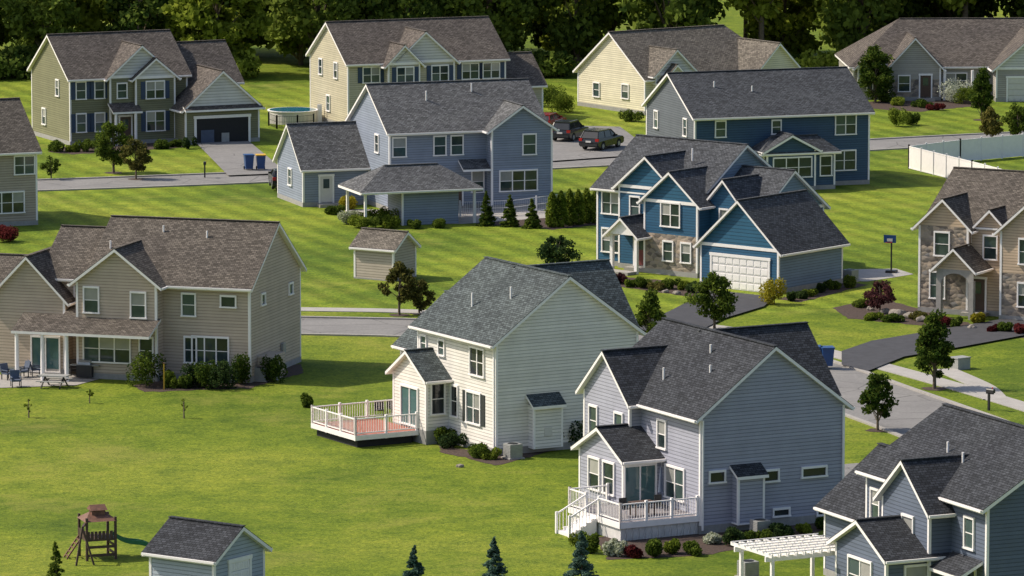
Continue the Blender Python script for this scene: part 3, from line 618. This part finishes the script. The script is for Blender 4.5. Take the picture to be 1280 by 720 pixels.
# ---------------------------------------------------------------- vehicles and furniture
def car(name,px,py,pe,paint,L=4.6,W=1.86,Hh=1.68):
    c=O(name,px,py,pe); hl=L/2
    prof=[(-hl,.45),(-hl-.03,.75),(-hl+.05,1.0),(-hl+.35,1.06),(hl-1.15,1.06),(hl-.25,.93),(hl,.75),(hl-.02,.42),(hl-.35,.28)]
    for wx in (hl-.95,-hl+.9):
        prof+= [(wx+.42*math.cos(t),.34+.42*math.sin(t)) for t in np.linspace(-.1,math.pi+.1,9)]
    prof+=[(-hl+.25,.28)]
    n=len(prof)
    V=[(x,-W/2+(.07 if zz>.95 else 0),zz) for x,zz in prof]+[(x,W/2-(.07 if zz>.95 else 0),zz) for x,zz in prof]
    c.poly('body',paint,V,[list(range(n)),list(range(n,2*n))[::-1]]+[[i,n+i,n+(i+1)%n,(i+1)%n] for i in range(n)])
    b=[(-hl+.12,1.05),(hl-1.2,1.05)]; t=[(-hl+.5,Hh-.07),(hl-2.0,Hh-.07)]
    w0=W/2-.09;w1=W/2-.24
    V=[(b[0][0],-w0,1.05),(b[1][0],-w0,1.05),(b[1][0],w0,1.05),(b[0][0],w0,1.05),(t[0][0],-w1,Hh-.07),(t[1][0],-w1,Hh-.07),(t[1][0],w1,Hh-.07),(t[0][0],w1,Hh-.07)]
    c.poly('windows','glass_dark',V,[(4,5,6,7),(0,1,5,4),(1,2,6,5),(2,3,7,6),(3,0,4,7)])
    c.box('roof',paint,t[0][0]-.05,t[1][0]+.03,-w1-.02,w1+.02,Hh-.08,Hh)
    for sy in (-1,1):
        for xa,xb in ((b[0][0],t[0][0]),(b[1][0],t[1][0]),(-.9,-.85),(.25,.2)): c.beam('pillars',paint,(xa,sy*w0,1.05),(xb,sy*w1,Hh-.06),.09,.06)
        c.box('mirror',paint,hl-1.55,hl-1.4,sy*(w0),sy*(w0+.2),1.05,1.2)
        c.beam('roof_rail','metal',(t[0][0]+.1,sy*w1,Hh+.05),(t[1][0]-.2,sy*w1,Hh+.05),.04)
        c.box('headlight','lamp',hl-.12,hl+.0,sy*(W/2-.42),sy*(W/2-.06),.68,.84); c.box('taillight','tail',-hl-.03,-hl+.15,sy*(W/2-.3),sy*(W/2+.005),.8,1.02)
        for wx in (hl-.95,-hl+.9):
            c.cyl('wheel','rubber',(wx,sy*(W/2-.22),.34),(wx,sy*(W/2-.0),.34),.34,.34,18); c.cyl('rim','metal',(wx,sy*(W/2-.02),.34),(wx,sy*(W/2+.012),.34),.2,.2,12)
    c.box('bumper','black',hl-.05,hl+.05,-W/2+.1,W/2-.1,.35,.55); c.box('bumper','black',-hl-.07,-hl+.04,-W/2+.1,W/2-.1,.4,.6); c.box('number_plate','offwhite',-hl-.08,-hl-.045,-.25,.25,.7,.85)
    c.done(); c.e.location.z=.13
car('parked_suv',712,176,68,'car_black',4.5); car('parked_suv',752,187,62,'car_black',4.7); car('parked_car',686,164,70,'car_red',4.4,1.8,1.5)
car('parked_car',352,236,95,'car_black',4.3,1.8,1.5)
def bin_(px,py,pe=10,mat='bin_blue',lid=None):
    b=O('recycling_bin',px,py,pe)
    V=[(-.24,-.28,.08),(.24,-.28,.08),(.24,.24,.08),(-.24,.24,.08),(-.31,-.37,1.0),(.31,-.37,1.0),(.31,.33,1.0),(-.31,.33,1.0)]
    b.poly('body',mat,V,[(0,1,5,4),(1,2,6,5),(2,3,7,6),(3,0,4,7),(3,2,1,0)]); b.box('lid',lid or mat,-.34,.34,-.41,.36,1.0,1.07); b.beam('handle','black',(-.28,.4,1.0),(.28,.4,1.0),.04)
    for x in (-.28,.28): b.cyl('wheel','rubber',(x-.03,.25,.12),(x+.03,.25,.12),.12)
    b.done(); b.e.location.z=.12; b.e.scale=(1.2,1.2,1.2)
bin_(311,214); bin_(326,214,5,'bin_blue','yellow'); bin_(1019,460); bin_(1034,461)
def mailbox(px,py,pe=0):
    b=O('mailbox',px,py,pe); b.box('post','black',-.06,.06,-.06,.06,0,1.15); b.box('arm','black',-.05,.05,-.35,.2,1.0,1.08)
    n=8; pr=[(-.11,1.08),(.11,1.08)]+[(.11*math.cos(t),1.22+.11*math.sin(t)) for t in np.linspace(0,math.pi,n)]
    m=len(pr); b.poly('box','black',[(x,-.4,zz) for x,zz in pr]+[(x,.15,zz) for x,zz in pr],[list(range(m)),list(range(m,2*m))[::-1]]+[[i,m+i,m+(i+1)%m,(i+1)%m] for i in range(m)])
    b.box('flag','tail',.11,.13,-.2,-.12,1.15,1.4); b.done()
mailbox(256,222); mailbox(1236,513,50)
h=O('basketball_hoop',1114,341,-15); h.cyl('pole','black',(0,0,0),(0,0,2.5),.06); h.beam('arm','black',(0,0,2.4),(0,-.4,2.6),.07)
h.box('backboard','bin_blue',-.45,.45,-.46,-.42,2.2,2.75); h.box('backboard_frame','offwhite',-.2,.2,-.475,-.462,2.3,2.5)
for i in range(12):
    a,b_=2*math.pi*i/12,2*math.pi*(i+1)/12; h.beam('rim','tail',(.23*math.cos(a),-.72+.23*math.sin(a),2.25),(.23*math.cos(b_),-.72+.23*math.sin(b_),2.25),.02)
h.box('base','black',-.35,.35,-.3,.5,0,.18); h.done()
def ac(px,py,pe=30):
    h=O('air_conditioner',px,py,pe); h.box('casing','ac_grey',-.4,.4,-.4,.4,.08,.85); h.box('pad','concrete',-.5,.5,-.5,.5,0,.08); h.cyl('fan','black',(0,0,.85),(0,0,.87),.3)
    for i in range(8): h.box('louver','metal',-.41,.41,-.415,.415,.15+i*.085,.17+i*.085)
    h.done()
ac(641,573); ac(340,474,-20); ac(327,476,-20); ac(1063,352,-37); ac(935,722); ac(950,670)
def fence(name,pts,H,mat='white',solid=True):
    f=O(name,loc=(0,0),rot=0); w=[Vector(P(*p)) for p in pts]
    for p,q in zip(w[:-1],w[1:]):
        L=(q-p).length; n=max(1,round(L/2.4)); d=(q-p)/n
        for i in range(n+1): c=p+d*i; f.box('posts',mat,c.x-.07,c.x+.07,c.y-.07,c.y+.07,0,H+.12)
        for i in range(n):
            a=p+d*i;b=a+d
            if solid: f.beam('panels',mat,(a.x,a.y,H/2),(b.x,b.y,H/2),.04,H-.15)
            for zz in ((.1,H-.05) if solid else (.15,H*.55,H)): f.beam('rails',mat,(a.x,a.y,zz),(b.x,b.y,zz),.07 if solid else .03,.1 if solid else .03)
            m=12
            if not solid:
                for k in range(m): c=a+d.normalized()*(d.length*(k+.5)/m); f.box('pickets',mat,c.x-.01,c.x+.01,c.y-.01,c.y+.01,.1,H-.02)
    f.done()
fence('vinyl_fence',[(1136,211),(1215,231),(1330,262)],1.9); fence('vinyl_fence',[(1136,211),(1200,203),(1330,191)],1.9)
fence('pool_fence',[(336,157),(346,161),(372,161),(392,159)],1.1,'black',False)
fence('pool_fence',[(575,272),(640,270),(700,262)],1.2,'white',False)
h=O('swimming_pool',366,153,0); h.cyl('wall','offwhite',(0,0,0),(0,0,1.1),2.2,2.2,28); h.cyl('rim','white',(0,0,1.1),(0,0,1.16),2.28,2.28,28); h.cyl('water','pool_water',(0,0,1.155),(0,0,1.17),2.1,2.1,28)
h.box('ladder','white',2.2,2.6,-.3,-.25,0,1.6); h.box('ladder','white',2.2,2.6,.25,.3,0,1.6); h.done()
h=O('playset',122,697,15)
for x in (-.75,.75):
    for y in (-.75,.75): h.box('post','dark_wood',x-.06,x+.06,y-.06,y+.06,0,2.2)
h.box('platform','dark_wood',-.8,.8,-.8,.8,1.0,1.1)
h.poly('roof','wood',[(-.85,-.85,2.0),(.85,-.85,2.0),(.85,.85,2.0),(-.85,.85,2.0),(-.4,-.0,2.4),(.4,.0,2.4)],[(0,1,5,4),(2,3,4,5),(1,2,5),(3,0,4),(3,2,1,0)])
h.box('cupola','wood',-.35,.35,-.3,.3,2.2,2.55); h.poly('cupola_roof','wood',[(-.45,-.4,2.5),(.45,-.4,2.5),(.45,.4,2.5),(-.45,.4,2.5),(-.4,0,2.75),(.4,0,2.75)],[(0,1,5,4),(2,3,4,5),(1,2,5),(3,0,4)])
for i in range(8): h.box('wall_boards','dark_wood',-.75+i*.2,-.6+i*.2,-.8,-.77,1.1,1.5)
for i in range(8): h.box('wall_boards','dark_wood',-.8,-.77,-.75+i*.2,-.6+i*.2,1.1,1.5)
for zz in (.2,.62): h.box('lower_boards','dark_wood',-.75,.75,-.79,-.76,zz,zz+.14); h.box('lower_boards','dark_wood',.76,.79,-.75,.75,zz,zz+.14)
pts=[(.8+t*2.2,1.1-.98*(t*.9+.1*math.sin(t*math.pi*2))) for t in np.linspace(0,1,9)]
for (xa,za),(xb,zb) in zip(pts[:-1],pts[1:]):
    h.beam('slide','slide_green',(xa,-.2,za),(xb,-.2,zb),.5,.05)
    for yy in (-.46,.06): h.beam('slide','slide_green',(xa,yy,za+.1),(xb,yy,zb+.1),.05,.2)
for yy in (.1,.65): h.beam('ladder','wood',(-.8,yy,1.1),(-1.6,yy,0),.07)
for i in range(5): t=.15+i*.18; h.beam('ladder','wood',(-.8-.8*t,.1,1.1*(1-t)),(-.8-.8*t,.65,1.1*(1-t)),.06)
h.beam('swing_beam','dark_wood',(-.8,-.6,1.9),(-1.2,-1.6,1.9),.1); h.beam('swing_leg','dark_wood',(-1.2,-1.6,1.9),(-1.6,-1.8,0),.09); h.beam('swing_leg','dark_wood',(-1.2,-1.6,1.9),(-.7,-1.9,0),.09)
h.done()
h=O('picnic_table',68,484,-20); h.box('top','ac_grey',-.9,.9,-.45,.45,.7,.76)
for y in (-.85,.65): h.box('bench','ac_grey',-.9,.9,y,y+.22,.42,.46)
for x in (-.6,.6): h.beam('leg','black',(x,-.75,0),(x,.1,.7),.07); h.beam('leg','black',(x,.75,0),(x,-.1,.7),.07); h.beam('leg','black',(x,-.8,.4),(x,.8,.4),.06)
h.done()
def chair(px,py,pe,m='canvas'):
    c=O('patio_chair',px,py,pe); c.box('seat',m,-.3,.3,-.3,.3,.38,.48); c.poly('back',m,[(-.3,.25,.45),(.3,.25,.45),(.3,.32,.45),(-.3,.32,.45),(-.3,.4,1.0),(.3,.4,1.0),(.3,.47,1.0),(-.3,.47,1.0)],[(0,1,5,4),(1,2,6,5),(2,3,7,6),(3,0,4,7),(4,5,6,7)])
    for x in (-.27,.27):
        for y in (-.27,.27): c.box('leg','black',x-.025,x+.025,y-.025,y+.025,0,.6)
        c.box('armrest',m,x-.04,x+.04,-.3,.33,.6,.65)
    c.done()
for a in ((10,475,40),(28,472,-60),(20,484,10),(45,470,100)): chair(*a)
chair(92,470,20,'black')
h=O('barbecue_grill',107,473,-20); h.box('cart','black',-.5,.5,-.3,.3,.1,.85); h.cyl('lid','metal',(-.4,0,.9),(.4,0,.9),.28); h.box('shelf','metal',-.95,.95,-.25,.25,.82,.87); h.done()
for (px,py,pe) in ((474,536,0),(492,534,30)):
    h=O('patio_chair',px,py,pe); h.box('seat','black',-.28,.28,-.28,.28,1.1,1.16); h.box('back','black',-.28,.28,.25,.3,1.16,1.65)
    for x in (-.25,.25):
        for y in (-.25,.25): h.box('leg','black',x-.02,x+.02,y-.02,y+.02,.72,1.1)
    h.done()
h=O('utility_box',1200,461,40); h.box('cabinet','ac_grey',-.5,.5,-.4,.4,0,.7); h.box('lid','ac_grey',-.54,.54,-.44,.44,.7,.76); h.done()
h=O('sign_post',205,487,0); h.box('post','yellow',-.04,.04,-.04,.04,0,1.6); h.box('cap','wood',-.06,.06,-.06,.06,1.6,1.65); h.done()
for i,(px,py,r) in enumerate([(1106,392,.35),(1122,396,.5),(1138,398,.4),(1088,388,.25),(1152,402,.35),(1215,412,.3),(832,366,.22),(846,368,.25),(575,584,.18)]):
    bpy.ops.mesh.primitive_ico_sphere_add(subdivisions=3,radius=r,location=(*P(px,py),r*.35)); o=bpy.context.object; o.name='boulder'; o.data.materials.append(M['rock'])
    for v in o.data.vertices:
        k=1+.22*math.sin(v.co.x*9/r*.4+i)*math.cos(v.co.y*8/r*.4+i*2)+rng.normal()*.03; v.co*=k
    o.scale=(1.1,.9,.7)
# ---------------------------------------------------------------- trees
D=lambda h,r,m,l,s,c,b,sh='round': decid_mesh(h,r*1.08,m,int(l*1.45),s,c,b,sh)
put('maple_tree',D(4.3,1.35,'leaf_green',3600,.17,45,.16,'oval'),142,216)
put('ornamental_tree',D(3.3,1.1,'leaf_olive',2600,.15,34,.22,'oval'),170,224)
put('ornamental_tree',D(1.9,.7,'leaf_green',900,.12,20,.2,'round'),64,224)
put('ornamental_tree',D(3.5,1.0,'leaf_olive',2800,.15,34,.2,'oval'),499,394)
put('ornamental_tree',D(2.4,.8,'leaf_olive',1800,.14,28,.15,'oval'),524,392)
put('ornamental_tree',D(3.7,1.3,'leaf_green',3800,.16,44,.18,'oval'),893,412)
put('ornamental_tree',D(4.0,1.0,'leaf_green',3000,.16,44,.18,'cone'),812,440)
put('pear_tree',D(4.7,1.25,'leaf_green',5200,.16,60,.16,'cone'),1168,486)
put('pear_tree',D(3.5,.9,'leaf_green',3400,.14,44,.15,'oval'),1097,538)
put('purple_leaf_tree',D(2.0,1.0,'leaf_purple',2000,.13,30,.2),1100,391)
put('ornamental_tree',D(2.3,1.3,'leaf_dark',2300,.16,40,.1),697,337)
put('ornamental_tree',D(2.3,.8,'leaf_green',1500,.15,26,.15),35,368)
put('ornamental_tree',D(5.2,1.5,'leaf_green',5200,.19,60,.08,'oval'),1094,128)
put('ornamental_tree',D(4.6,1.1,'leaf_green',4200,.17,50,.1,'cone'),1227,150); put('ornamental_tree',D(3.2,.9,'leaf_olive',2400,.17,34,.2,'oval'),1240,180)
put('ornamental_tree',D(3.4,1.1,'leaf_green',2400,.17,34,.2,'oval'),1272,178)
for px,py,hh,r in ((617,744,2.85,1.0),(727,743,3.15,1.1),(518,748,2.6,.9)): put('spruce_tree',conifer_mesh(hh,r,'leaf_spruce',14000,.085),px,py)
for i,(px,py,hh) in enumerate([(608,282,2.6),(637,283,2.4),(665,285,2.2),(690,284,2.6),(701,284,2.7),(712,282,2.7),(723,281,2.6),(733,279,2.6),(744,279,2.4)]): put('arborvitae',conifer_mesh(hh,.75,'leaf_arb',2600,.13) if i<3 else column_mesh(hh,.5,'leaf_hedge',1600,.14),px,py)
def shrubs(lst):
    for px,py,r,hh,m in lst: put('flowering_shrub' if m in('flower_white','leaf_yellow','leaf_red') else 'shrub',shrub_mesh(r*1.08,hh*1.05,m,int(1300+1300*r),.11),px,py)
g='leaf_green';d='leaf_dark';b_='leaf_hedge'
shrubs([(182,483,.75,1.9,g),(248,484,.7,1.5,d),(262,485,.8,1.6,g),(278,484,.8,1.6,d),(298,480,.7,1.8,g),(340,478,.6,1.5,g),(215,484,.5,.9,b_),(232,485,.5,.8,g),(10,302,.9,1.2,'leaf_red'),
 (554,556,.6,.9,g),(565,560,.6,.8,d),(598,572,.6,.8,g),(612,574,.5,.6,b_),(710,560,.7,1.5,d),(385,509,.35,.8,g),
 (915,683,.55,.9,d),(895,680,.4,.5,'flower_white'),(935,680,.4,.6,g),(955,676,.4,.5,g),(980,672,.5,.7,d),(1005,667,.4,.5,b_),(1030,662,.4,.6,g),(865,694,.45,.7,g),(815,696,.5,.8,g),(790,697,.45,.6,'leaf_red'),(765,695,.45,.8,'flower_white'),(740,692,.4,1.0,g),(840,692,.4,.7,b_),(725,688,.5,.9,b_),
 (968,380,.7,1.7,'leaf_yellow'),(988,376,.35,.6,d),(1003,374,.35,.6,d),(1012,371,.4,.5,b_),(1024,366,.35,.7,d),(1040,362,.4,.6,g),(1063,360,.45,.9,g),
 (1078,384,.5,.5,g),(1092,400,.5,.5,b_),(1115,402,.6,.5,g),(1150,400,.6,.5,'leaf_olive'),(1165,405,.5,.5,b_),(1180,408,.4,.6,'leaf_red'),(1196,409,.4,.6,g),(1225,405,.5,.7,'leaf_yellow'),(1240,416,.4,.5,'leaf_red'),(1255,416,.5,.6,g),(1275,418,.5,.6,'leaf_red'),
 (775,355,.4,.7,'leaf_purple'),(790,359,.4,.5,b_),(805,360,.5,.7,g),(820,362,.5,.5,'leaf_olive'),(835,361,.5,.7,g),(855,363,.4,.6,b_),(865,366,.4,.7,d),(752,352,.4,.7,d),
 (432,262,.7,1.0,'leaf_yellow'),(450,285,.8,.9,b_),(470,285,.8,.8,g),(490,285,.7,.9,b_),(415,268,.6,.6,g),(520,286,.5,.6,g),(548,285,.5,.7,g),(440,280,.8,.9,'flower_white'),(460,279,.8,1.0,g),(480,280,.8,1.1,b_),
 (72,190,.6,.9,g),(90,190,.5,.7,b_),(108,189,.6,.9,g),(128,189,.5,.6,'flower_white'),(200,186,.6,.8,g),(218,184,.5,.6,g),(233,186,.4,.9,d),
 (1105,128,.7,1.0,g),(1125,132,.6,.8,b_),(1150,134,.7,.7,g),(1200,128,1.3,2.0,'flower_white'),(1213,130,1.0,1.5,b_),(1120,158,.8,1.5,b_),(1140,156,.6,1.0,g),(1170,138,.5,.6,'leaf_red'),
 (700,141,1.1,1.6,b_),(685,134,1.2,2.0,g),(620,158,.7,1,g),(790,152,.7,1,g),(1272,600,.6,.9,g),(455,182,.9,1.3,g)])
put('pine_sapling',conifer_mesh(1.9,.5,'leaf_green',1400,.1),70,724)
for px,py,hh in ((230,523,1.3),(36,522,1.2),(112,504,.9)): put('tree_sapling',decid_mesh(hh,.28,'leaf_hedge',160,.08,9,.2,'oval'),px,py)
# forest
tl=bpy.data.objects.new('tree_line',None); link(tl)
vars_=[decid_mesh(hh,r,m,7000,.55,60,bs,sh) for hh,r,m,bs,sh in ((19,5,'leaf_forest',.06,'round'),(17,4.5,'leaf_forest',.05,'oval'),(21,5,'leaf_woods',.08,'oval'),(15,4.6,'leaf_woods',.03,'round'),(12,4,'leaf_bright',.02,'oval'),(18,4.8,'leaf_forest',.3,'round'),(16,4.2,'leaf_bright',.35,'round'))]
y0=P(640,92)[1]
for row in range(3):
    x=-100
    while x<100:
        v=rng.choice(len(vars_),p=[.22,.18,.14,.14,.11,.11,.10]) ; o=bpy.data.objects.new('tree',vars_[v]); o.location=(x+rng.normal()*1.2,y0+row*10+rng.normal()*2.5+abs(x)*.02,0); o.rotation_euler=(0,0,rng.uniform(0,6.28)); s=rng.uniform(.8,1.15); o.scale=(s,s,s*rng.uniform(.9,1.15)); link(o,tl); x+=rng.uniform(7,11) if row<2 else rng.uniform(5.5,8)
ub=bpy.data.objects.new('underbrush',None); link(ub)
uv_=[shrub_mesh(2.2,2.4,m,1400,.4) for m in ('leaf_forest','leaf_woods','leaf_bright')]
for i in range(60):
    o=bpy.data.objects.new('bush',uv_[rng.choice(3,p=[.45,.35,.2])]); o.location=(rng.uniform(-100,100),y0-4+rng.normal()*1.2,0); o.rotation_euler=(0,0,rng.uniform(0,6)); s=rng.uniform(.5,1.3); o.scale=(s,s,s); link(o,ub)
# ---------------------------------------------------------------- light, camera
w=bpy.data.worlds.new('World'); sc.world=w; w.use_nodes=True; nt=w.node_tree
sky=N(nt,'ShaderNodeTexSky',sky_type='NISHITA'); sky.sun_disc=False
sd=Vector((-.96,.20,0)).normalized(); el=math.radians(46)
sky.sun_elevation=el; sky.sun_rotation=math.atan2(sd.x,sd.y)%(2*math.pi); sky.dust_density=2.5
bg=nt.nodes['Background']; bg.inputs[1].default_value=.15; nt.links.new(sky.outputs[0],bg.inputs[0])
L=bpy.data.lights.new('sun','SUN'); L.energy=4.8; L.angle=math.radians(.9); L.color=(1,.91,.76)
lo=bpy.data.objects.new('sun',L); link(lo); dv=Vector((sd.x*math.cos(el),sd.y*math.cos(el),math.sin(el))); lo.rotation_euler=dv.to_track_quat('Z','Y').to_euler()
cam=bpy.data.cameras.new('camera'); cam.sensor_width=36; cam.lens=36*F/1280; cam.clip_end=20000; cam.clip_start=1
co=bpy.data.objects.new('camera',cam); link(co); co.location=(0,0,HC); co.rotation_euler=(math.radians(90)-TH,0,0); sc.camera=co
sc.view_settings.view_transform='Standard'; sc.view_settings.look='None'; sc.view_settings.exposure=0
